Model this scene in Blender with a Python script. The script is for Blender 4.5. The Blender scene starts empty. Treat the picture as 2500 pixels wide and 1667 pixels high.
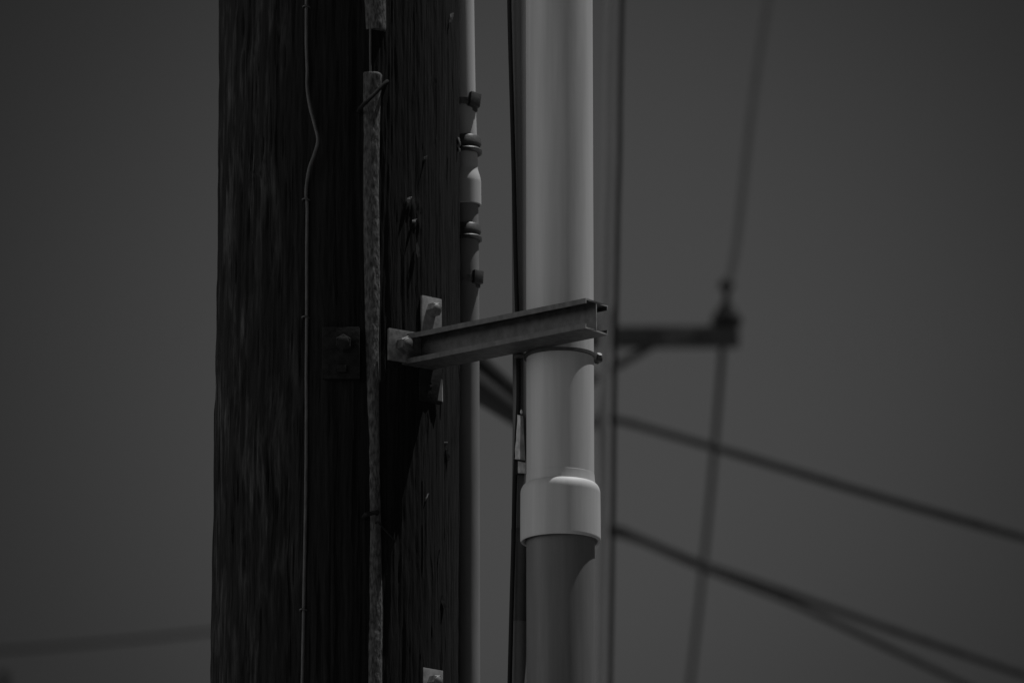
import bpy, bmesh, math, random
from mathutils import Vector, Matrix, noise
random.seed(7)
R_ = math.radians
S = bpy.context.scene
col = S.collection

# ---------------------------------------------------------------- camera
FL, PITCH, CAMZ = 250.0, R_(14.5), 1.6
DIST = 9.72                                   # metres to the pole along the view
YP = DIST*math.cos(PITCH)                     # ground distance of the pole axis
cam_d = bpy.data.cameras.new('camera'); cam = bpy.data.objects.new('camera', cam_d); col.objects.link(cam)
cam.location = (0, 0, CAMZ); cam.rotation_euler = (math.pi/2+PITCH, 0, 0)
cam_d.lens = FL; cam_d.sensor_width = 36; cam_d.clip_start = .1; cam_d.clip_end = 5000
cam_d.dof.use_dof = True; cam_d.dof.focus_distance = 9.52; cam_d.dof.aperture_fstop = 9.0
S.camera = cam

# ---------------------------------------------------------------- world + sun
SUN_AZ, SUN_EL = R_(76), R_(72)               # azimuth from +Y towards +X
w = bpy.data.worlds.new('World'); S.world = w; w.use_nodes = True
N = w.node_tree.nodes; L = w.node_tree.links; N.clear()
def wn(t, **k):
    n = N.new(t)
    for a, b in k.items(): setattr(n, a, b)
    return n
sky = wn('ShaderNodeTexSky', sky_type='NISHITA', sun_disc=False, sun_elevation=SUN_EL, sun_rotation=SUN_AZ)
bw = wn('ShaderNodeRGBToBW'); L.new(sky.outputs[0], bw.inputs[0])
tc = wn('ShaderNodeTexCoord')
def wmath(op, a, b=None, clamp=False):
    n = wn('ShaderNodeMath', operation=op, use_clamp=clamp)
    for i, v in enumerate((a, b)):
        if v is None: continue
        if isinstance(v, (int, float)): n.inputs[i].default_value = v
        else: L.new(v, n.inputs[i])
    return n.outputs[0]
def wdot(vec):
    n = wn('ShaderNodeVectorMath', operation='DOT_PRODUCT')
    L.new(tc.outputs['Generated'], n.inputs[0]); n.inputs[1].default_value = Vector(vec).normalized()
    return n.outputs['Value']
def wramp(x, lo, hi, a, b, smooth=True):
    n = wn('ShaderNodeMapRange', interpolation_type='SMOOTHERSTEP' if smooth else 'LINEAR')
    L.new(x, n.inputs[0])
    for i, v in zip((1, 2, 3, 4), (lo, hi, a, b)): n.inputs[i].default_value = v
    return n.outputs[0]
# bright area added to the sky as fill behind the viewer's left shoulder
cn = wn('ShaderNodeTexNoise'); L.new(tc.outputs['Generated'], cn.inputs['Vector'])
cn.inputs['Scale'].default_value = 2.2; cn.inputs['Detail'].default_value = 3
LEFT_FILL = 5.6
left_fill = wramp(wdot((-.93, -.36, .12)), .45, 1.0, 0.0, LEFT_FILL)
left_fill = wmath('MULTIPLY', left_fill, wramp(cn.outputs[0], .3, .65, .75, 1.15))
d_ = wdot((.004, .968, .2504))  # added glow round the view direction, imitating lens falloff towards the corners
ang = wmath('ARCCOSINE', wmath('MINIMUM', d_, .9999999))
g = wmath('POWER', wmath('MULTIPLY', ang, 1/R_(4.05)), 3.0); g = wmath('MULTIPLY', g, -1.0)
g = wmath('EXPONENT', g)
view_glow = wmath('MULTIPLY', g, 1.0)
VIEWSKY = .115
fac = wmath('ADD', wmath('ADD', left_fill, VIEWSKY), wmath('MULTIPLY', view_glow, VIEWSKY*2.12))
lum = wmath('MULTIPLY', bw.outputs[0], fac)
bg = wn('ShaderNodeBackground'); bg.inputs[1].default_value = .05
L.new(lum, bg.inputs[0])
out = wn('ShaderNodeOutputWorld'); L.new(bg.outputs[0], out.inputs[0])

sd = bpy.data.lights.new('sun', 'SUN'); sun = bpy.data.objects.new('sun', sd); col.objects.link(sun)
sd.energy = 4.2; sd.angle = R_(.5); sd.color = (1, 1, 1)
sv = Vector((math.sin(SUN_AZ)*math.cos(SUN_EL), math.cos(SUN_AZ)*math.cos(SUN_EL), math.sin(SUN_EL)))
sun.rotation_euler = sv.to_track_quat('Z', 'Y').to_euler(); sun.location = (3, 3, 12)
S.view_settings.view_transform = 'Standard'; S.view_settings.look = 'None'
S.view_settings.exposure = 0; S.view_settings.gamma = 1
S.render.engine = 'CYCLES'

# ---------------------------------------------------------------- measuring
def at(px, py, Y):
    """photograph pixel (2500 wide) at ground distance Y -> world point"""
    k = 36.0/FL/2500
    d = Vector((0, math.cos(PITCH), math.sin(PITCH))) + Vector(((px-1250)*k, 0, 0)) \
        + Vector((0, -math.sin(PITCH), math.cos(PITCH)))*((833.5-py)*k)
    return Vector((0, 0, CAMZ)) + d*(Y/d.y)
PX = DIST*36/FL/2500                          # metres per pixel at the pole
PC, PR = 824, 296*PX                          # pole axis pixel, pole radius
PCX = (PC-1250)*PX
def pole_pt(px, py, off=0.0):
    s = max(-.985, min(.985, (px-PC)/296)); a = math.asin(s)
    return at(px, py, YP-(PR+off)*math.cos(a)), a

# ---------------------------------------------------------------- helpers
def tag(o, label=None, cat=None, group=None, kind=None):
    if label: o['label'] = label
    if cat: o['category'] = cat
    if group: o['group'] = group
    if kind: o['kind'] = kind
    return o
def empty(name, loc, label, cat, group=None, rz=0):
    o = bpy.data.objects.new(name, None); col.objects.link(o); o.location = loc; o.rotation_euler = (0, 0, rz)
    o.empty_display_size = .05
    return tag(o, label, cat, group)
def link(name, bm, mat, parent=None, smooth=True, sharp=35):
    """bm is in world space; stored relative to its parent (or to its own centre)"""
    bmesh.ops.recalc_face_normals(bm, faces=bm.faces)
    me = bpy.data.meshes.new(name)
    if parent is None:
        c = sum((v.co for v in bm.verts), Vector())/len(bm.verts)
        T = Matrix.Translation(-c)
    else:
        top = parent; M = Matrix.Identity(4)
        while top is not None:
            M = top.matrix_basis @ M; top = top.parent
        T = M.inverted(); c = None
    bm.transform(T); bm.to_mesh(me); bm.free()
    if smooth:
        for p in me.polygons: p.use_smooth = True
        me.set_sharp_from_angle(angle=R_(sharp))
    me.materials.append(mat)
    o = bpy.data.objects.new(name, me); col.objects.link(o)
    if parent is None: o.location = c
    else: o.parent = parent
    return o
def frame(d):
    d = d.normalized(); a = Vector((0, 0, 1)) if abs(d.z) < .9 else Vector((1, 0, 0))
    u = d.cross(a).normalized(); return u, d.cross(u).normalized()
def tube(bm, pts, r, seg=16, cap=True, rfun=None):
    pts = [Vector(p) for p in pts]; rings = []
    u = None
    for i, p in enumerate(pts):
        d = (pts[min(i+1, len(pts)-1)]-pts[max(i-1, 0)]).normalized()
        if u is None: u, v = frame(d)
        else:
            u = (u-d*u.dot(d)).normalized(); v = d.cross(u)
        rr = rfun(i) if rfun else r
        rings.append([bm.verts.new(p+(u*math.cos(2*math.pi*k/seg)+v*math.sin(2*math.pi*k/seg))*rr) for k in range(seg)])
    for a, b in zip(rings, rings[1:]):
        for k in range(seg): bm.faces.new((a[k], a[(k+1) % seg], b[(k+1) % seg], b[k]))
    if cap: bm.faces.new(rings[0]); bm.faces.new(rings[-1])
def lathe(bm, base, axis, prof, seg=64):
    """prof: list of (distance along the axis, radius), closed by caps where r==0"""
    u, v = frame(axis); axis = axis.normalized(); rings = []
    for h, r in prof:
        if r <= 1e-6: rings.append([bm.verts.new(base+axis*h)]); continue
        rings.append([bm.verts.new(base+axis*h+(u*math.cos(2*math.pi*k/seg)+v*math.sin(2*math.pi*k/seg))*r) for k in range(seg)])
    for a, b in zip(rings, rings[1:]):
        for k in range(seg):
            k2 = (k+1) % seg
            if len(a) == 1: bm.faces.new((a[0], b[k2], b[k]))
            elif len(b) == 1: bm.faces.new((a[k], a[k2], b[0]))
            else: bm.faces.new((a[k], a[k2], b[k2], b[k]))
def box(bm, c, ux, uy, uz, sx, sy, sz, bev=0.0):
    t = bmesh.new(); bmesh.ops.create_cube(t, size=1)
    for v in t.verts: v.co = Vector((v.co.x*sx, v.co.y*sy, v.co.z*sz))
    if bev: bmesh.ops.bevel(t, geom=t.edges[:], offset=bev, segments=2, affect='EDGES', profile=.6)
    M = Matrix((ux.normalized(), uy.normalized(), uz.normalized())).transposed().to_4x4(); M.translation = c
    t.transform(M); me = bpy.data.meshes.new('t'); t.to_mesh(me); bm.from_mesh(me); bpy.data.meshes.remove(me); t.free()
def smooth_path(p, n=8):
    p = [Vector(q) for q in p]; o = []
    for i in range(len(p)-1):
        a, b, c, d = p[max(i-1, 0)], p[i], p[i+1], p[min(i+2, len(p)-1)]
        for k in range(n):
            t = k/n
            o.append(.5*((2*b)+(c-a)*t+(2*a-5*b+4*c-d)*t*t+(3*b-a-3*c+d)*t**3))
    o.append(p[-1]); return o

# ---------------------------------------------------------------- materials
def material(name, lo, hi, rough=.6, scale=(20, 20, 20), bump=.0, bscale=None, metal=0, spec=.4, contrast=(.35, .65), detail=6):
    m = bpy.data.materials.new(name); m.use_nodes = True; nt = m.node_tree; n = nt.nodes; l = nt.links
    b = n['Principled BSDF']; b.inputs['Roughness'].default_value = rough; b.inputs['Metallic'].default_value = metal
    b.inputs['Specular IOR Level'].default_value = spec
    t = n.new('ShaderNodeTexCoord'); mp = n.new('ShaderNodeMapping'); mp.inputs['Scale'].default_value = scale
    l.new(t.outputs['Object'], mp.inputs[0]); no = n.new('ShaderNodeTexNoise'); l.new(mp.outputs[0], no.inputs['Vector'])
    no.inputs['Scale'].default_value = 1; no.inputs['Detail'].default_value = detail; no.inputs['Roughness'].default_value = .6
    r = n.new('ShaderNodeValToRGB'); l.new(no.outputs[0], r.inputs[0])
    r.color_ramp.elements[0].position = contrast[0]; r.color_ramp.elements[1].position = contrast[1]
    r.color_ramp.elements[0].color = (lo, lo, lo, 1); r.color_ramp.elements[1].color = (hi, hi, hi, 1)
    l.new(r.outputs[0], b.inputs['Base Color'])
    if bump:
        n2 = n.new('ShaderNodeTexNoise'); mp2 = n.new('ShaderNodeMapping'); mp2.inputs['Scale'].default_value = bscale or scale
        l.new(t.outputs['Object'], mp2.inputs[0]); l.new(mp2.outputs[0], n2.inputs['Vector'])
        n2.inputs['Scale'].default_value = 1; n2.inputs['Detail'].default_value = 5
        bp = n.new('ShaderNodeBump'); bp.inputs['Strength'].default_value = 1; bp.inputs['Distance'].default_value = bump
        l.new(n2.outputs[0], bp.inputs['Height']); l.new(bp.outputs[0], b.inputs['Normal'])
    return m
M_pvc = material('pale_grey_pvc', .355, .435, .62, (45, 45, 2.2), .0004, (60, 60, 12), spec=.3)
M_pvcd = material('dark_grey_pvc', .10, .14, .6, (50, 50, 3), .0004, (60, 60, 12), spec=.3)
M_pvcm = material('mid_grey_pvc', .14, .19, .6, (30, 30, 5), .0004, (60, 60, 12), spec=.3)
M_galv = material('galvanised_steel', .13, .26, .55, (60, 60, 60), .0003, (150, 150, 150), spec=.5)
M_arm = material('weathered_steel', .022, .07, .55, (90, 90, 60), .0003, (180, 180, 180), spec=.5)
M_dark = material('dark_steel', .03, .06, .5, (80, 80, 80), .0003, (200, 200, 200), spec=.5)
M_clip = material('dull_metal_clip', .07, .15, .5, (120, 120, 120), .0004, (200, 200, 200))
M_mould = material('weathered_moulding', .028, .125, .85, (300, 300, 95), .0018, (330, 330, 130), spec=.15, contrast=(.36, .7), detail=9)
M_wire = material('aged_copper_wire', .035, .07, .6, (300, 300, 60), .0004, (300, 300, 60))
M_black = material('black_cable', .012, .02, .8, (40, 40, 5), 0, spec=.1)
M_guard = material('grey_riser_pipe', .09, .12, .6, (30, 30, 4), 0)
M_tar_shade = material('tarred_and_shaded_steel', .010, .020, .85, (80, 80, 80), .0004, (200, 200, 200), spec=.06)  # also carries the arm's shadow on the lower plates
M_shade_sleeve = material('dark_shade_sleeve', .045, .07, .6, (60, 60, 30), .0006, (90, 90, 90))  # darker colour for the shaded stretch of the riser pipe
M_tagm = material('worn_plastic_tag', .30, .55, .6, (160, 160, 70), .0005, (200, 200, 100))
M_farw = material('old_timber', .045, .07, .9, (30, 30, 3), 0, spec=.05)
M_farc = material('distant_cable', .015, .025, .9, (10, 10, 10), 0, spec=.03)
M_pale = material('pale_cable_sheath', .16, .20, .6, (10, 10, 2), 0)
M_ins = material('brown_porcelain', .02, .035, .9, (10, 10, 10), 0, spec=.03)
M_ground = material('dry_ground', .09, .14, .95, (.6, .6, .6), .01, (9, 9, 9), spec=.1)
M_splint = material('torn_wood', .03, .13, .9, (300, 300, 90), .001, (300, 300, 100), spec=.1)

# creosoted pole: stretched grain, weathered lighter streaks, checks
def pole_material():
    m = bpy.data.materials.new('creosoted_timber'); m.use_nodes = True; nt = m.node_tree; n = nt.nodes; l = nt.links
    b = n['Principled BSDF']; b.inputs['Roughness'].default_value = .85; b.inputs['Specular IOR Level'].default_value = .12
    t = n.new('ShaderNodeTexCoord')
    wob = n.new('ShaderNodeTexNoise'); wob.inputs['Scale'].default_value = 5; l.new(t.outputs['Object'], wob.inputs['Vector'])
    sub = n.new('ShaderNodeVectorMath'); sub.operation = 'SUBTRACT'; l.new(wob.outputs['Color'], sub.inputs[0]); sub.inputs[1].default_value = (.5, .5, .5)
    scl = n.new('ShaderNodeVectorMath'); scl.operation = 'SCALE'; l.new(sub.outputs[0], scl.inputs[0]); scl.inputs['Scale'].default_value = .03
    add = n.new('ShaderNodeVectorMath'); add.operation = 'ADD'; l.new(t.outputs['Object'], add.inputs[0]); l.new(scl.outputs[0], add.inputs[1])
    def noi(sc, det=6, ro=.6):
        mp = n.new('ShaderNodeMapping'); mp.inputs['Scale'].default_value = sc; l.new(add.outputs[0], mp.inputs[0])
        x = n.new('ShaderNodeTexNoise'); x.inputs['Scale'].default_value = 1; x.inputs['Detail'].default_value = det; x.inputs['Roughness'].default_value = ro
        l.new(mp.outputs[0], x.inputs['Vector']); return x.outputs[0]
    def mr(x, a, b_, c, d):
        q = n.new('ShaderNodeMapRange'); q.interpolation_type = 'SMOOTHSTEP'; l.new(x, q.inputs[0])
        for i, v in zip((1, 2, 3, 4), (a, b_, c, d)): q.inputs[i].default_value = v
        return q.outputs[0]
    def mm(op, a, b_):
        q = n.new('ShaderNodeMath'); q.operation = op
        for i, v in enumerate((a, b_)):
            if isinstance(v, (int, float)): q.inputs[i].default_value = v
            else: l.new(v, q.inputs[i])
        return q.outputs[0]
    fine = noi((250, 250, 13), 6, .7)
    streak = noi((80, 80, 9), 6, .65)
    patch = noi((17, 17, 5.5), 4, .55)
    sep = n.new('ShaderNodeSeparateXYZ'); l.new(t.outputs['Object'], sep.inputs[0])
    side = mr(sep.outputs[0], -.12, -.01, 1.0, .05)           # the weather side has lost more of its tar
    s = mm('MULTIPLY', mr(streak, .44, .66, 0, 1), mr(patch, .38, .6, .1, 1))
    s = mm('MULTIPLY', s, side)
    base = mm('MULTIPLY', mr(fine, .3, .7, .006, .0105), mr(sep.outputs[0], -.02, .08, 1.15, .75))  # base colour darkened on the right flank to hold down the sunlight there
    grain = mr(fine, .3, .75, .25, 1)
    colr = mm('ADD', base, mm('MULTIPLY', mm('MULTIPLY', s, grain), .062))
    crack = mr(noi((95, 95, 2.2), 4, .5), .33, .42, .5, 1)
    colr = mm('MULTIPLY', colr, crack)
    cmb = n.new('ShaderNodeCombineColor')
    for i in range(3): l.new(colr, cmb.inputs[i])
    l.new(cmb.outputs[0], b.inputs['Base Color'])
    h = mm('ADD', mm('MULTIPLY', fine, .6), mm('ADD', mm('MULTIPLY', streak, .8), crack))
    bp = n.new('ShaderNodeBump'); bp.inputs['Strength'].default_value = .75; bp.inputs['Distance'].default_value = .0028
    l.new(h, bp.inputs['Height']); l.new(bp.outputs[0], b.inputs['Normal'])
    return m
M_pole = pole_material()

# ---------------------------------------------------------------- ground
bm = bmesh.new(); bmesh.ops.create_grid(bm, x_segments=2, y_segments=2, size=1500)
tag(link('ground', bm, M_ground, smooth=False), kind='structure')

# ---------------------------------------------------------------- the wooden pole
ztop, zbot = at(1250, -60, YP).z, at(1250, 1727, YP).z
xs_edge = [(-200, 530), (0, 529), (200, 532), (330, 529), (430, 528), (620, 531), (700, 528), (900, 527), (1180, 526), (1260, 526), (1500, 524), (1560, 521), (1667, 522), (1800, 520)]
def edge_px(py):
    for (a, x0), (b, x1) in zip(xs_edge, xs_edge[1:]):
        if a <= py <= b: return x0+(x1-x0)*(py-a)/(b-a)
    return 530 if py < 0 else 520
def py_of(z):                                   # picture row of a height on the pole axis
    v = Vector((0, YP, z-CAMZ)); f = v.y*math.cos(PITCH)+v.z*math.sin(PITCH); u = -v.y*math.sin(PITCH)+v.z*math.cos(PITCH)
    return 833.5-u/f*FL/36*2500
zs = [-.4+i*.25 for i in range(int((zbot+.4)/.25)+1)]
k = zs[-1]; k = zbot
while k < ztop: zs.append(k); k += .005
while k < 10.5: zs.append(k); k += .25
NS = 620
knots = [(1008, 508, .014, .003), (1018, 545, .009, .0025), (930, 1150, .012, .003), (640, 420, .02, .003)]
kn3 = [(pole_pt(a, b)[0], r, h) for a, b, r, h in knots]
bm = bmesh.new(); rings = []
for z in zs:
    py = py_of(z); le = at(edge_px(py), py, YP).x; taper = (z-4.03)*-.004
    ring = []
    for i in range(NS):
        a = 2*math.pi*i/NS; cx, sy = math.cos(a), math.sin(a)
        rr = PR+taper
        rr += .0035*noise.noise(Vector((cx*2.2, sy*2.2, z*1.3)))
        rr += .0030*noise.noise(Vector((cx*9, sy*9, z*1.6+5)))
        g1 = noise.noise(Vector((cx*26, sy*26, z*1.4+9)))
        rr -= (.0030 if cx < 0 else .0016)*max(0, g1-.28)*2.2                       # long drying checks
        rr += .0013*noise.noise(Vector((cx*45, sy*45, z*7)))+.0009*noise.noise(Vector((cx*80, sy*80, z*26)))
        if cx < -.2: rr -= .0022*max(0, noise.noise(Vector((cx*30, sy*30, z*13+2)))-.25)*3
        if cx < -.9: rr += (PCX-PR-le)*(-cx-.9)*10*.6
        p = Vector((PCX+rr*cx, YP+rr*sy, z))
        for c, kr, kh in kn3:
            d = (p-c).length/kr
            if d < 2.2: 
                rr += kh*math.exp(-d*d)*(.6+1.1*noise.noise(p*260))
                p = Vector((PCX+rr*cx, YP+rr*sy, z))
        ring.append(bm.verts.new(p))
    rings.append(ring)
for a, b in zip(rings, rings[1:]):
    for i in range(NS): bm.faces.new((a[i], a[(i+1) % NS], b[(i+1) % NS], b[i]))
bm.faces.new(rings[-1])
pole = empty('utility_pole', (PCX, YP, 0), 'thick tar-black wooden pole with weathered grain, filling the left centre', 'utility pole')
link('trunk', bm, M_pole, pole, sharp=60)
def splinter(px, py, L_, w_, tilt, m=M_splint, off=.002):
    c, a = pole_pt(px, py, off); n = Vector((math.sin(a), -math.cos(a), 0)); tx = Vector((math.cos(a), math.sin(a), 0))
    bm = bmesh.new(); up = Vector((0, 0, 1)); ax = (up+tx*tilt).normalized(); sd = ax.cross(n).normalized()
    pts = []
    for i in range(7):
        t = i/6-.5; wv = w_*(1-(abs(t)*2)**1.6)*(.6+.6*random.random())+.0003
        q = c+ax*L_*t+n*(.002*random.random()+.001)
        pts.append((bm.verts.new(q-sd*wv-n*.004), bm.verts.new(q+n*.001), bm.verts.new(q+sd*wv-n*.004)))
    for p, q in zip(pts, pts[1:]):
        for i in range(2): bm.faces.new((p[i], p[i+1], q[i+1], q[i]))
        bm.faces.new((p[2], p[0], q[0], q[2]))
    bm.faces.new(pts[0]); bm.faces.new(pts[-1])
    return link('splinter', bm, m, pole)
for a in [(1040, 1214, .013, .003, .5), (1083, 1468, .018, .0022, -.3), (1088, 1083, .006, .002, .2), (1092, 1110, .016, .0012, -.4),
          (1000, 488, .009, .0035, .4), (1020, 610, .02, .0015, -.1), (1101, 44, .016, .0009, .35), (1040, 385, .004, .002, 0), (618, 590, .01, .0018, .1),
          (1070, 1360, .022, .001, .1), (1012, 540, .006, .003, .6)]:
    splinter(*a)

# ---------------------------------------------------------------- ground wire with a slack bulge
def surf_path(pts, off, n=8):
    return smooth_path([pole_pt(x, y, off+(o[0] if o else 0))[0] for x, y, *o in pts], n)
bm = bmesh.new()
pts = [(747, -700), (748, -60), (748, 30), (748, 110), (750, 170), (750, 215, .002), (757, 262, .006), (769, 308, .012), (776, 342, .014), (768, 375, .010), (756, 408, .005),
       (750, 440, .001), (747, 476), (750, 505), (749, 620), (749, 780), (748, 900), (748, 1050), (746, 1250), (743, 1400), (741, 1520), (738, 1667), (737, 1760), (735, 2600)]
tube(bm, surf_path(pts, .003), .0023, 10)
gw = empty('ground_wire', pole_pt(748, 1667)[0], 'thin bare wire down the left part of the wooden pole, bulging out near the top', 'wire')
link('conductor', bm, M_wire, gw)
for (x, y) in [(747, 777), (749, 20), (748, 490), (742, 1490)]:
    bm = bmesh.new(); c, a = pole_pt(x, y, 0); n = Vector((math.sin(a), -math.cos(a), 0)); tx = Vector((math.cos(a), math.sin(a), 0))
    tube(bm, smooth_path([c-tx*.0045-n*.004, c-tx*.0042+n*.005, c+n*.008+Vector((0, 0, .001)), c+tx*.0042+n*.005, c+tx*.0045-n*.004], 4), .0011, 8)
    link('staple', bm, M_dark, gw)

# ---------------------------------------------------------------- half-round moulding
def moulding(name, rows, label, seed, end_top=True):
    """rows: (py, left px, right px)"""
    bm = bmesh.new(); rings = []; NP = 26; fine = []
    for (y0, l0, r0), (y1, l1, r1) in zip(rows, rows[1:]):
        n = max(2, int(abs(y1-y0)/4))
        for i in range(n): t = i/n; fine.append((y0+(y1-y0)*t, l0+(l1-l0)*t, r0+(r1-r0)*t))
    fine.append(rows[-1])
    for y, l_, r_ in fine:
        cx = (l_+r_)/2; c, a = pole_pt(cx, y, 0); n = Vector((math.sin(a), -math.cos(a), 0)); tx = Vector((math.cos(a), math.sin(a), 0))
        hw = (r_-l_)/2*PX/math.cos(a); ring = []
        for i in range(NP+1):
            th = math.pi*i/NP; q = c-tx*math.cos(th)*hw+n*(math.sin(th)*hw*.85-.004)
            q += n*.0012*noise.noise(Vector((q.x*60, q.y*60, q.z*14+seed)))+n*.0007*noise.noise(Vector((q.x*260, q.y*260, q.z*90)))
            ring.append(bm.verts.new(q))
        for i in range(3): ring.append(bm.verts.new(c+tx*hw*(1-i)-n*.012))
        rings.append(ring)
    m = len(rings[0])
    for a, b in zip(rings, rings[1:]):
        for i in range(m): bm.faces.new((a[i], a[(i+1) % m], b[(i+1) % m], b[i]))
    bm.faces.new(rings[0]); bm.faces.new(rings[-1])
    o = link(name, bm, M_mould, None, sharp=50)
    return tag(o, label, 'wire moulding', 'half-round wire mouldings on the pole')
moulding('wire_moulding', [(-700, 890, 940), (-60, 890, 942), (0, 891, 943), (70, 894, 944), (74, 895, 943)], 'short upper length of rough half-round moulding cut off at the top of the wooden pole', 3)
moulding('wire_moulding', [(178, 888, 931), (182, 887, 934), (300, 888, 928), (480, 888, 926), (600, 889, 928), (700, 891, 929), (830, 893, 926), (1000, 897, 927), (1200, 901, 930), (1300, 902, 932), (1500, 898, 935), (1667, 896, 934), (1740, 896, 934), (2600, 896, 934)],
         'long rough half-round moulding running down the wooden pole below the gap', 11)
bm = bmesh.new(); tube(bm, surf_path([(904, -30), (904, 60), (904, 130), (905, 240)], .004), .0016, 8)
tag(link('moulding_wire', bm, M_wire), 'short bare wire crossing the gap between the two mouldings', 'wire')
def rodnail(p0, p1, h0, h1, r, label, name='spike', cat='nail'):
    bm = bmesh.new(); a = pole_pt(p0[0], p0[1], h0)[0]; b = pole_pt(p1[0], p1[1], h1)[0]
    n = Vector((.2, -1, 0)).normalized()
    tube(bm, smooth_path([a-n*.02, a, a.lerp(b, .5)+n*.001, b, b-n*.022], 6), r, 12)
    return tag(link(name, bm, M_tar_shade), label, cat)
rodnail((882, 262), (944, 200), .019, .014, .0028, 'bent rod slanting across the top of the long moulding')
rodnail((893, 1256), (921, 1250), .014, .013, .0030, 'small peg stub across the lower part of the long moulding')
rodnail((922, 1274), (962, 1318), .014, .004, .0014, 'thin bent wire slanting right below the peg stub on the moulding', cat='wire', name='bent_wire')

# ---------------------------------------------------------------- hex-bolted plates
UP = Vector((0, 0, 1))
def bolt(parent, c, n, r=.0125, h=.012, spin=.2, m=M_galv):
    bm = bmesh.new(); u, v = frame(n); prof = [(0, r*1.0), (h*.85, r*1.0), (h, r*.86)]
    rings = []
    for hh, rr in prof:
        rings.append([bm.verts.new(c+n*hh+(u*math.cos(math.pi/3*k+spin)+v*math.sin(math.pi/3*k+spin))*rr) for k in range(6)])
    for a, b in zip(rings, rings[1:]):
        for k in range(6): bm.faces.new((a[k], a[(k+1) % 6], b[(k+1) % 6], b[k]))
    bm.faces.new(rings[0]); bm.faces.new(rings[-1])
    lathe(bm, c+n*h*.9, n, [(0, r*.8), (h*.2, r*.62), (h*.32, r*.3), (h*.34, 0)], 20)
    return link('bolt_head', bm, m, parent, sharp=25)
def plate(name, px, py, wpx, hpx, ang, mat, th=.004, off=.003):
    pass

# far-left dim square plate
c, a = pole_pt(832, 862, .004)
n = Vector((math.sin(a), -math.cos(a), 0)); tx = Vector((math.cos(a), math.sin(a), 0))
t = empty('square_plate', c, 'dark square bolted plate between the thin wire and the long moulding', 'plate')
bm = bmesh.new(); box(bm, c, tx, n, UP, .050, .007, .072, .0015); link('plate', bm, M_tar_shade, t)
bolt(t, at(838, 840, c.y-.003), n, .0115, .012, .5, M_tar_shade)
bm = bmesh.new(); box(bm, at(834, 900, c.y-.005), tx, n, UP, .012, .006, .010, .001); link('clip', bm, M_tar_shade, t)

# ---------------------------------------------------------------- conduits
PIPE_Y = YP-.188
def vpipe(name, x0, y0, x1, y1, Y, r, mat, parent, seg=72):
    bm = bmesh.new(); a, b = at(x0, y0, Y), at(x1, y1, Y); tube(bm, [a, b], r, seg); return link(name, bm, mat, parent)
BR = .0452
big = empty('large_conduit', at(1368, 1667, PIPE_Y), 'widest pale grey pipe, standing off the wooden pole, dark grey below its coupling', 'conduit')
def bigx(py): return 1366+ (py-300)*.0024
BIGAX = (at(bigx(0), 0, PIPE_Y)-at(bigx(1667), 1667, PIPE_Y)).normalized()
def bigpt(py): return at(bigx(py), py, PIPE_Y)
bm = bmesh.new(); tube(bm, [bigpt(1180), bigpt(-60)+BIGAX*3.0], BR, 96); link('upper_pipe', bm, M_pvc, big)
pb = bigpt(1250); pb2 = pb-BIGAX*(pb.z)/BIGAX.z
bm = bmesh.new(); tube(bm, [pb2, pb], BR*1.008, 96); o = link('lower_pipe', bm, M_pvcd, big); o['label'] = 'dark grey lower pipe'
# bell coupling: silhouette top y~1172, bottom rim y~1328
cb, ct = bigpt(1322), bigpt(1160); H = (ct-cb).length; CR = .0533
prof = [(.012, BR*.99), (0, CR-.0035), (-.0006, CR-.0008), (.002, CR+.0003), (.004, CR+.0003), (.03, CR+.0002), (H*.5, CR+.0001), (H-.030, CR), (H-.028, CR), (H-.0262, CR)]
for i in range(0, 13):                                   # rounded shoulder rising into the neck
    th = i/12*R_(72); prof.append((H-.026+.0135*math.sin(th)/math.sin(R_(72)), CR-.0066*(1-math.cos(th))/(1-math.cos(R_(72)))))
prof += [(H-.0085, BR+.0010), (H-.004, BR+.0006), (H, BR+.0004), (H+.001, BR-.001)]
bm = bmesh.new(); lathe(bm, cb, BIGAX, prof, 128); link('coupling', bm, M_pvc, big, sharp=40)

# thin conduit on the right flank of the wooden pole
TY = YP+.055; TR = .0167
def tx_(py):
    tbl = [(-200, 1126), (0, 1128), (250, 1132), (400, 1137), (700, 1140), (1667, 1142), (1900, 1142)]
    for (a, x0), (b, x1) in zip(tbl, tbl[1:]):
        if a <= py <= b: return x0+(x1-x0)*(py-a)/(b-a)
    return 1130
def tpt(py): return at(tx_(py), py, TY)
thin = empty('thin_conduit', tpt(1667), 'narrow grey pipe running up the right flank of the wooden pole', 'conduit')
bm = bmesh.new(); tube(bm, [tpt(440), tpt(400), tpt(250), tpt(100), tpt(-60), tpt(-60)+Vector((-.02, 0, 3))], TR, 48); link('upper_pipe', bm, M_pvc, thin)
q = tpt(1760)
bm = bmesh.new(); tube(bm, [Vector((q.x, q.y, -.1)), q, tpt(1200), tpt(700), tpt(460)], TR*1.01, 48); o = link('lower_pipe', bm, M_pvcm, thin); o['label'] = 'dark grey lower pipe'
cb, ct = tpt(503), tpt(414); H = (ct-cb).length; ax = (ct-cb).normalized(); r2 = .0210
bm = bmesh.new()
lathe(bm, cb, ax, [(.006, TR*1.01), (0, r2-.0018), (.001, r2), (.003, r2), (H*.5, r2), (H-.021, r2), (H-.019, r2), (H-.017, r2-.0001), (H-.011, r2-.0012), (H-.006, r2-.0026), (H-.001, r2-.0040), (H, TR+.0002), (H+.001, TR-.001)], 64)
link('coupling', bm, M_pvc, thin, sharp=40)

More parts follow.
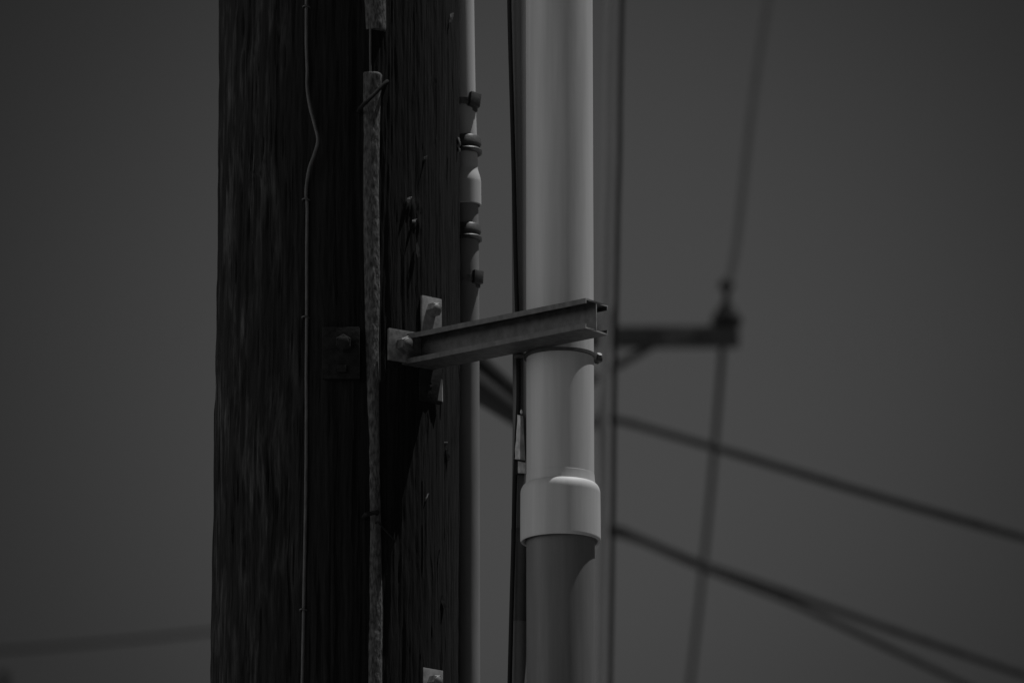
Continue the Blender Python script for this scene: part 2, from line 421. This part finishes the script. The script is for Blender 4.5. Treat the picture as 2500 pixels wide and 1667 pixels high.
def strap(y0, y1, label, rr=.0225, tabs=True, m=M_dark):
    c = (tpt(y0)+tpt(y1))/2; h = (tpt(y0)-tpt(y1)).length
    t = empty('pipe_strap', c, label, 'pipe strap', 'straps holding the thin conduit')
    bm = bmesh.new(); b0 = c-UP*h/2
    lathe(bm, b0, UP, [(.002, TR*.98), (0, rr-.0015), (.001, rr+.001), (h*.22, rr+.001), (h*.34, rr-.0018), (h*.46, rr-.0018), (h*.56, rr), (h*.9, rr-.0006), (h, rr-.0022), (h, TR*.98)], 56)
    link('band', bm, m, t, sharp=30)
    # ears reaching back to the pole
    for dx, w_ in ((-.004, .028), (.016, .012)):
        bm = bmesh.new(); box(bm, c+Vector((dx-.018, -.019 if dx < 0 else .012, 0)), Vector((1, -.12, 0)), Vector((.12, 1, 0)), UP, w_, .004, h*.7, .0008)
        link('ear', bm, m, t)
    return t
strap(336, 378, 'dark ribbed strap round the thin conduit just above its coupling')
strap(550, 590, 'dark ribbed strap round the thin conduit just below its coupling', .0205)
def clip(px, py, w_, h_, rz, tilt, label):
    c = at(px, py, TY-.013)
    t = empty('pipe_clip', c, label, 'clip', 'small clips on the thin conduit')
    n = Vector((math.sin(rz), -math.cos(rz), 0)); tx = Vector((math.cos(rz), math.sin(rz), tilt)).normalized(); u = n.cross(tx)*-1
    u = tx.cross(n)*-1
    bm = bmesh.new(); box(bm, c, tx, n, u, w_, .012, h_, .002); link('block', bm, M_dark, t)
    bm = bmesh.new(); box(bm, c-UP*h_*.55+n*-.006, tx, n, u, w_*.9, .008, .006, .001); link('foot', bm, M_dark, t)
    bm = bmesh.new(); lathe(bm, Vector((tpt(py).x, TY, c.z-h_*.3)), UP, [(0, TR*.98), (0, TR+.0022), (h_*.45, TR+.0022), (h_*.45, TR*.98)], 40); link('loop', bm, M_clip, t)
clip(1157, 245, .0165, .021, .5, -.15, 'small square metal clip high on the thin conduit above both straps')
clip(1165, 677, .0145, .019, .5, -.05, 'small square metal clip on the thin conduit just above the steel arm')
# bright little tabs beside the upper strap, nailed to the pole
bm = bmesh.new()
for (x, y, hh) in ((1120, 346, .011), (1120, 365, .007)):
    box(bm, at(x, y, YP-.02), Vector((1, .3, 0)), Vector((-.3, 1, 0)), Vector((-.25, 0, 1)), .0028, .006, hh, .0006)
tag(link('strap_tab', bm, M_galv), 'small bright bent tab at the pole edge beside the upper strap', 'tab')

# ---------------------------------------------------------------- standoff brackets
BETA = R_(38.5)
def bracket(dz, label, plabels, dx=0, lo=False, arm_dz=0, arm_dx=0):
    U = Vector((math.cos(BETA), -math.sin(BETA), 0)); NB = Vector((math.sin(BETA), math.cos(BETA), 0))
    E = at(1457, 773, YP-.315)+Vector((dx+arm_dx, 0, dz+arm_dz)); t_ = empty('standoff_bracket', E-U*.30, label, 'bracket', 'steel standoff brackets on the pole')
    LEN = .318; Hh, W = .0205, .0245; T = .0022
    # lipped double channel as one closed outline (n across, z up)
    lip = .007
    o = [(-T/2, -Hh+T), (-W+T, -Hh+T), (-W+T, -Hh+lip), (-W, -Hh+lip), (-W, -Hh), (W, -Hh), (W, -Hh+lip), (W-T, -Hh+lip), (W-T, -Hh+T), (T/2, -Hh+T),
         (T/2, Hh-T), (W-T, Hh-T), (W-T, Hh-lip), (W, Hh-lip), (W, Hh), (-W, Hh), (-W, Hh-lip), (-W+T, Hh-lip), (-W+T, Hh-T), (-T/2, Hh-T)]
    bm = bmesh.new(); rings = []
    NSEG = 24
    for i in range(NSEG+1):
        s = -LEN*(1-i/NSEG)
        rings.append([bm.verts.new(E+U*(s+(.0015*noise.noise(Vector((a*200, b*200, 3))) if i == NSEG else 0))+NB*a+UP*b+UP*.0003*noise.noise(Vector((s*30, a*99, b*99)))) for a, b in o])
    m = len(o)
    for a, b in zip(rings, rings[1:]):
        for k in range(m): bm.faces.new((a[k], a[(k+1) % m], b[(k+1) % m], b[k]))
    bmesh.ops.triangle_fill(bm, use_beauty=True, edges=[e for e in bm.edges if all(v in rings[0] for v in e.verts)])
    bmesh.ops.triangle_fill(bm, use_beauty=True, edges=[e for e in bm.edges if all(v in rings[-1] for v in e.verts)])
    ao = link('arm', bm, M_arm, t_, sharp=20); ao.data.materials.append(M_galv)      # freshly sawn, brighter end
    for p in ao.data.polygons:
        if p.normal.dot(U) > .9 and p.center.dot(U) > max(v.co.dot(U) for v in ao.data.vertices)-.004: p.material_index = 1
    def pl(px, py, w_, h_, a_, nm, mat=M_galv, doff=0.004, bolt_at=None, br=.0125, bm_=None):
        c, aa = pole_pt(px, py, doff); c = c+Vector((dx, 0, dz)); a2 = a_
        n = Vector((math.sin(a2), -math.cos(a2), 0)); tx = Vector((math.cos(a2), math.sin(a2), 0))
        bm = bmesh.new(); box(bm, c, tx, n, UP, w_, .005, h_, .0012); p = link(nm, bm, mat, t_)
        if bolt_at:
            bc = at(bolt_at[0], bolt_at[1], c.y-.004)+Vector((dx, 0, dz))
            # onto the plate plane
            bc = bc-n*((bc-c).dot(n)-.0025); bolt(p, bc, n, br, .0125, bolt_at[2], bm_ or mat)
        return c, n, tx
    # upright back plates above and below the arm, wing plate on the left
    pl(1052, 794, .0345, .078, R_(40), 'upper_plate', doff=.0045, bolt_at=(1056, 757, .15), br=.0098, bm_=M_clip)
    pl(1050, 930, .0385, .060, R_(40), 'lower_plate', mat=M_tar_shade, doff=.0045)  # arm's shadow put into the plate's dark colour
    pl(987, 846, .052, .044, R_(34), 'wing_plate', mat=M_clip, doff=.007, bolt_at=(985, 844, .5), br=.0118, bm_=M_arm)
    if not lo:
        bm = bmesh.new(); c, a = pole_pt(1050, 937, .009); n = Vector((math.sin(R_(40)), -math.cos(R_(40)), 0)); lathe(bm, c-n*.003, n, [(0, .0001), (0, .0052), (.004, .0045), (.004, .0022), (.001, .0001)], 16); link('rivet', bm, M_black, t_)
        bm = bmesh.new(); Yg = at(1075, 900, YP-.13).y  # added bright sliver standing for the sunlit edge of the lower plate
        f = [at(1077.5, 925, Yg), at(1079, 925, Yg), at(1079.5, 979, Yg), at(1068.5, 976, Yg)]; b = [p+Vector((.001, .004, 0)) for p in f]
        F = [bm.verts.new(p) for p in f]; B = [bm.verts.new(p) for p in b]; bm.faces.new(F); bm.faces.new(B)
        for k in range(4): bm.faces.new((F[k], F[(k+1) % 4], B[(k+1) % 4], B[k]))
        link('lit_piece', bm, M_galv, t_, smooth=False)
        bm = bmesh.new(); Yg = at(1100, 880, YP-.085).y  # bright triangle shaped as the lit corner of a plate behind
        f = [at(1086, 877, Yg), at(1121, 868, Yg), at(1120, 886, Yg)]; b = [p+Vector((.001, .004, 0)) for p in f]
        F = [bm.verts.new(p) for p in f]; B = [bm.verts.new(p) for p in b]; bm.faces.new(F); bm.faces.new(B)
        for k in range(3): bm.faces.new((F[k], F[(k+1) % 3], B[(k+1) % 3], B[k]))
        link('lit_piece', bm, M_galv, t_, smooth=False)
    return t_, E, U, NB
b1, E1, U1, N1 = bracket(0, 'steel standoff arm crossing in front of the large conduit at mid height', None)
b2, E2, U2, N2 = bracket(-.5130, 'lower steel standoff arm, only its plate and top edge showing at the bottom edge', None, dx=.003, lo=True, arm_dz=-.0125, arm_dx=.004)
def ubolt(E, U, NB, z, label):
    c = Vector((0, 0, 0)); 
    ax0 = bigpt(850); tt = (E.z+z-ax0.z)/BIGAX.z; c = ax0+BIGAX*tt
    t = empty('pipe_clamp', c, label, 'pipe clamp', 'clamps fixing the large conduit to the brackets')
    bm = bmesh.new(); r = BR+.0022; b0 = c-UP*.0025
    lathe(bm, b0, UP, [(0, BR*.99), (0, r), (.0005, r+.0012), (.0045, r+.0012), (.005, r), (.005, BR*.99)], 96)
    link('band', bm, M_dark, t, sharp=30)
    for s, ln in ((-1, .016), (1, .012)):
        d = Vector((s*.98, -.1 if s < 0 else .25, 0)).normalized()
        bm = bmesh.new(); box(bm, c+d*(BR+ln*.55), d, Vector((-d.y, d.x, 0)), UP, ln, .010, .007 if s > 0 else .004, .0012)
        link('ear', bm, M_dark, t)
    bm = bmesh.new(); d = Vector((.95, .3, 0)).normalized(); lathe(bm, c+d*(BR+.006)-UP*.004, Vector((.3, -.6, .7)), [(0, .0001), (0, .0035), (.014, .0035), (.014, .0001)], 12); link('bolt', bm, M_dark, t)
ubolt(E1, U1, N1, -.0225, 'thin dark clamp band round the large conduit right under the mid-height arm')
ubolt(E2, U2, N2, -.0225, 'thin dark clamp band round the large conduit at the lower arm')

# ---------------------------------------------------------------- riser pipe + cable behind the large conduit
GY = PIPE_Y+.046
def gx(py):
    tbl = [(-300, 1264), (0, 1266), (600, 1270), (1000, 1272), (1300, 1269), (1667, 1266), (2000, 1266)]
    for (a, x0), (b, x1) in zip(tbl, tbl[1:]):
        if a <= py <= b: return x0+(x1-x0)*(py-a)/(b-a)
    return 1283
rp = empty('riser_pipe', at(1283, 1667, GY), 'grey riser pipe half hidden behind the left side of the large conduit', 'conduit')
bm = bmesh.new(); GR = .0110
p0 = at(gx(-100), -100, GY); p1 = at(gx(1760), 1760, GY)
tube(bm, [p0+UP*3]+[at(gx(y), y, GY) for y in range(-100, 1761, 60)]+[Vector((p1.x, p1.y, -.1))], GR, 48); link('pipe', bm, M_guard, rp)
bm = bmesh.new(); tube(bm, [at(gx(y), y, GY) for y in (1292, 1350, 1420, 1500, 1518)], GR+.0005, 48); link('shade_sleeve', bm, M_shade_sleeve, rp)  # added dark sleeve standing for the coupling's shadow on the riser
bm = bmesh.new()
cp = [(1243, -300), (1243, -40), (1246, 120), (1251, 300), (1256, 500), (1260, 680), (1264, 820), (1266, 960), (1262, 1060), (1257, 1180), (1254, 1300), (1249, 1480), (1244, 1680), (1242, 1800)]
q = [at(x, y, GY-.0155) for x, y in cp]
tube(bm, [q[0]+UP*2.5]+smooth_path(q, 8)+[Vector((q[-1].x, q[-1].y, -.1))], .0030, 12)
cb_ = tag(link('black_cable', bm, M_black), 'thin black cable hanging just left of the riser pipe', 'cable')
# hanging tag
tg = empty('cable_tag', at(1270, 1080, GY-.016), 'narrow ragged pale tag strapped to the black cable left of the large conduit', 'tag')
bm = bmesh.new(); Yt = GY-.023
L_ = [(1263, 1012), (1263, 1030), (1261, 1050), (1260, 1075), (1257, 1095), (1258, 1115), (1256, 1122)]; Rr = [(1277, 1015), (1278, 1035), (1279, 1055), (1280, 1075), (1281, 1095), (1282, 1112), (1283, 1124)]
vs = []
for j, dY in enumerate((0, .003)):
    vs.append([(bm.verts.new(at(a[0], a[1], Yt+dY+.002*math.sin(i))), bm.verts.new(at((a[0]+b[0])/2, (a[1]+b[1])/2, Yt+dY-.0025+.002*math.sin(i))), bm.verts.new(at(b[0], b[1], Yt+dY+.004))) for i, (a, b) in enumerate(zip(L_, Rr))])
for f in vs:
    for p, q in zip(f, f[1:]):
        for k in range(2): bm.faces.new((p[k], p[k+1], q[k+1], q[k]))
f, g_ = vs
for p, q, r, s in zip(f, f[1:], g_, g_[1:]):
    bm.faces.new((p[0], q[0], s[0], r[0])); bm.faces.new((p[2], q[2], s[2], r[2]))
bm.faces.new((f[0][0], f[0][1], f[0][2], g_[0][2], g_[0][1], g_[0][0])); bm.faces.new((f[-1][0], f[-1][1], f[-1][2], g_[-1][2], g_[-1][1], g_[-1][0]))
link('strip', bm, M_tagm, tg)
bm = bmesh.new(); box(bm, at(1274, 1140, Yt), Vector((1, .1, 0)), Vector((-.1, 1, 0)), UP, .0105, .003, .0175, .0006); link('lower_piece', bm, M_tagm, tg)
bm = bmesh.new(); box(bm, at(1268, 1124, Yt-.002), Vector((1, 0, -.16)), Vector((0, 1, 0)), Vector((.16, 0, 1)), .0160, .004, .0020, .0004); box(bm, at(1271, 1157, Yt-.002), Vector((1, 0, -.1)), Vector((0, 1, 0)), Vector((.1, 0, 1)), .010, .004, .0018, .0004)
box(bm, at(1262, 1141, Yt+.001), Vector((1, 0, 0)), Vector((0, 1, 0)), UP, .0035, .003, .020, .0006); link('strap', bm, M_black, tg)
bm = bmesh.new(); lathe(bm, at(1273, 1006, Yt), UP, [(-.003, 0), (-.002, .0014), (0, .002), (.003, .0012), (.004, 0)], 14); link('hook', bm, M_tagm, tg)

# ---------------------------------------------------------------- out of focus: hanging cables
def cable(name, pts, r, mat, label, group=None, seg=12, cat='cable', ext0=None, ext1=None):
    q = [at(*p) for p in pts]
    q = smooth_path(q, 8)
    if ext0: q = [Vector(ext0)]+q
    if ext1: q = q+[Vector(ext1)]
    bm = bmesh.new(); tube(bm, q, r, seg)
    return tag(link(name, bm, mat), label, cat, group)
Y1 = 16.0
pts = [(1522, -200, Y1), (1518, 0, Y1), (1515, 150, Y1), (1513, 260, Y1), (1512, 380, Y1), (1508, 520, Y1), (1505, 700, Y1), (1502, 850, Y1), (1499, 1000, Y1), (1497, 1200, Y1), (1494, 1400, Y1), (1489, 1667, Y1), (1486, 1800, Y1)]
e0 = at(1522, -200, Y1); e1 = at(1486, 1800, Y1)
cable('hanging_cable', pts, .0055, M_farc, 'blurred thin dark cable hanging vertically right of the large conduit', 'blurred vertical cables', ext0=e0+Vector((.1, 0, 4)), ext1=(e1.x-.05, e1.y, -.1))
pts = [(x-24, y, Y_+1.6) for x, y, Y_ in pts]
cable('hanging_cable', pts, .0145, M_pale, 'blurred thicker pale cable between the large conduit and the thin dark cable', 'blurred vertical cables', ext0=e0+Vector((.07, .25, 4)), ext1=(e1.x-.08, e1.y+.25, -.1))

# ---------------------------------------------------------------- distant pole with crossarm
YF = 29.0; K = (YF/math.cos(PITCH))*36/FL/2500
fc = at(1366, 824, YF)
far = empty('utility_pole', (fc.x, YF, 0), 'blurred distant pole hidden behind the large conduit, its crossarm reaching right', 'utility pole')
bm = bmesh.new(); top = at(1366, 640, YF).z; tube(bm, [(fc.x, YF, -.3), (fc.x, YF, top)], 0, 32, rfun=lambda i: .13 if i == 0 else .105); link('trunk', bm, M_farw, far)
bm = bmesh.new(); a = at(1330, 824, YF-.16); b = at(1805, 822, YF-.16); cc = (a+b)/2; u = (b-a).normalized()
box(bm, cc, u, u.cross(UP)*-1, UP, (b-a).length, .09, 46*K, .008); link('crossarm', bm, M_farw, far)
bm = bmesh.new(); box(bm, at(1660, 824, YF-.215), u, u.cross(UP)*-1, UP, 70*K, .014, 38*K, .004); link('arm_plate', bm, M_dark, far)
bm = bmesh.new(); a = at(1590, 845, YF-.16); b = at(1385, 962, YF-.12); d = (b-a); u = d.normalized(); box(bm, (a+b)/2, u, Vector((0, 1, 0)), u.cross(Vector((0, 1, 0))), d.length, .03, 18*K, .004); link('brace', bm, M_farw, far)
def insul(px, py, s, nm='insulator'):
    bm = bmesh.new(); c = at(px, py, YF-.16); s *= K
    lathe(bm, c, UP, [(0, 0), (0, 8*s), (8*s, 8*s), (12*s, 36*s), (24*s, 38*s), (34*s, 32*s), (44*s, 26*s), (48*s, 24*s), (56*s, 16*s), (66*s, 10*s), (84*s, 7*s), (98*s, 7*s), (100*s, 17*s), (112*s, 19*s), (124*s, 12*s), (128*s, 0)], 24)
    link(nm, bm, M_ins, far)
insul(1774, 803, 1.0)
bm = bmesh.new(); lathe(bm, at(1482, 798, YF-.16), UP, [(0, 0), (0, 20*K), (14*K, 24*K), (40*K, 22*K), (48*K, 12*K), (62*K, 8*K), (64*K, 0)], 20); link('insulator', bm, M_ins, far)
bm = bmesh.new(); lathe(bm, at(1468, 1036, YF-.02), UP, [(0, 0), (0, 12*K), (10*K, 20*K), (24*K, 18*K), (30*K, 8*K), (31*K, 0)], 20)
box(bm, at(1425, 1040, YF), Vector((1, 0, 0)), Vector((0, 1, 0)), UP, 90*K, .03, 8*K, .002); link('insulator', bm, M_ins, far)
bm = bmesh.new(); lathe(bm, at(1478, 1306, YF-.02), UP, [(0, 0), (0, 12*K), (10*K, 20*K), (20*K, 18*K), (26*K, 8*K), (27*K, 0)], 20)
box(bm, at(1425, 1306, YF), Vector((1, 0, 0)), Vector((0, 1, 0)), UP, 110*K, .03, 8*K, .002); link('insulator', bm, M_ins, far)
G = 'blurred overhead wires'
cable('overhead_wire', [(1455, 1018, YF), (1520, 1028, YF), (1650, 1064, 28), (1780, 1102, 27), (1900, 1138, 26.5), (2100, 1198, 25.5), (2300, 1255, 24.5), (2500, 1310, 24), (2700, 1360, 23)], .0160, M_farc, 'uppermost slanting overhead wire, running down to the right edge', G)
cable('overhead_wire', [(1455, 1286, YF), (1500, 1288, YF), (1560, 1312, 28.5), (1700, 1370, 28), (1900, 1438, 27.5), (2050, 1490, 27), (2200, 1543, 26), (2500, 1645, 25), (2700, 1710, 24)], .0150, M_farc, 'middle slanting overhead wire, ending near the bottom right corner', G)
cable('overhead_wire', [(1460, 1290, YF+.3), (1560, 1318, YF), (1700, 1378, 28), (1900, 1456, 27), (2000, 1500, 26.5), (2100, 1547, 26), (2340, 1660, 25), (2500, 1740, 24)], .0145, M_farc, 'lowest slanting overhead wire, splitting from the middle one and leaving at the bottom edge', G)
cable('overhead_wire', [(1905, -200, 36), (1876, 0, 35), (1852, 150, 34), (1832, 300, 33), (1812, 480, 32), (1798, 600, 31), (1780, 690, YF-.16)], .0145, M_farc, 'steep blurred wire rising from the insulator to the top edge', G)
cable('overhead_wire', [(1776, 700, YF-.3), (1764, 850, YF+.1), (1752, 1000, 31), (1735, 1200, 33), (1710, 1450, 36), (1685, 1667, 38), (1670, 1800, 40)], .013, M_farc, 'steep faint wire dropping from the crossarm end to the bottom edge', G)
# two heavy cables from the back of the near pole to the distant one, sleeve between
G2 = 'heavy cables behind the poles'
def heavy(dy0, dy1, r, lab, mat):
    A = at(935, 745+dy0, YP+.15); B = at(1366, 1070+dy1, YF-.1)
    bm = bmesh.new(); tube(bm, [A.lerp(B, i/30) for i in range(31)], r, 20); return tag(link('heavy_cable', bm, mat), lab, 'cable', G2)
heavy(-42, -14, .028, 'upper thick blurred cable slanting down behind the steel arm', M_farc)
heavy(-2, 2, .020, 'paler blurred cable between two thick slanting ones behind the thin conduit', M_dark)
heavy(38, 18, .030, 'lower thick blurred cable slanting down to the hanging tag', M_black)
# faint wire low on the left, top of a post in the corner
cable('overhead_wire', [(-300, 1600, 60), (0, 1586, 60), (260, 1566, 60), (520, 1540, 60), (800, 1510, 60)], .018, M_farc, 'very faint blurred wire crossing low left of the wooden pole', G)
bm = bmesh.new(); c = at(8, 1640, 60); tube(bm, [(c.x, 60, 0), (c.x, 60, c.z)], .05, 20)
tag(link('distant_post', bm, M_farw), 'faint dark post top in the bottom left corner', 'post')
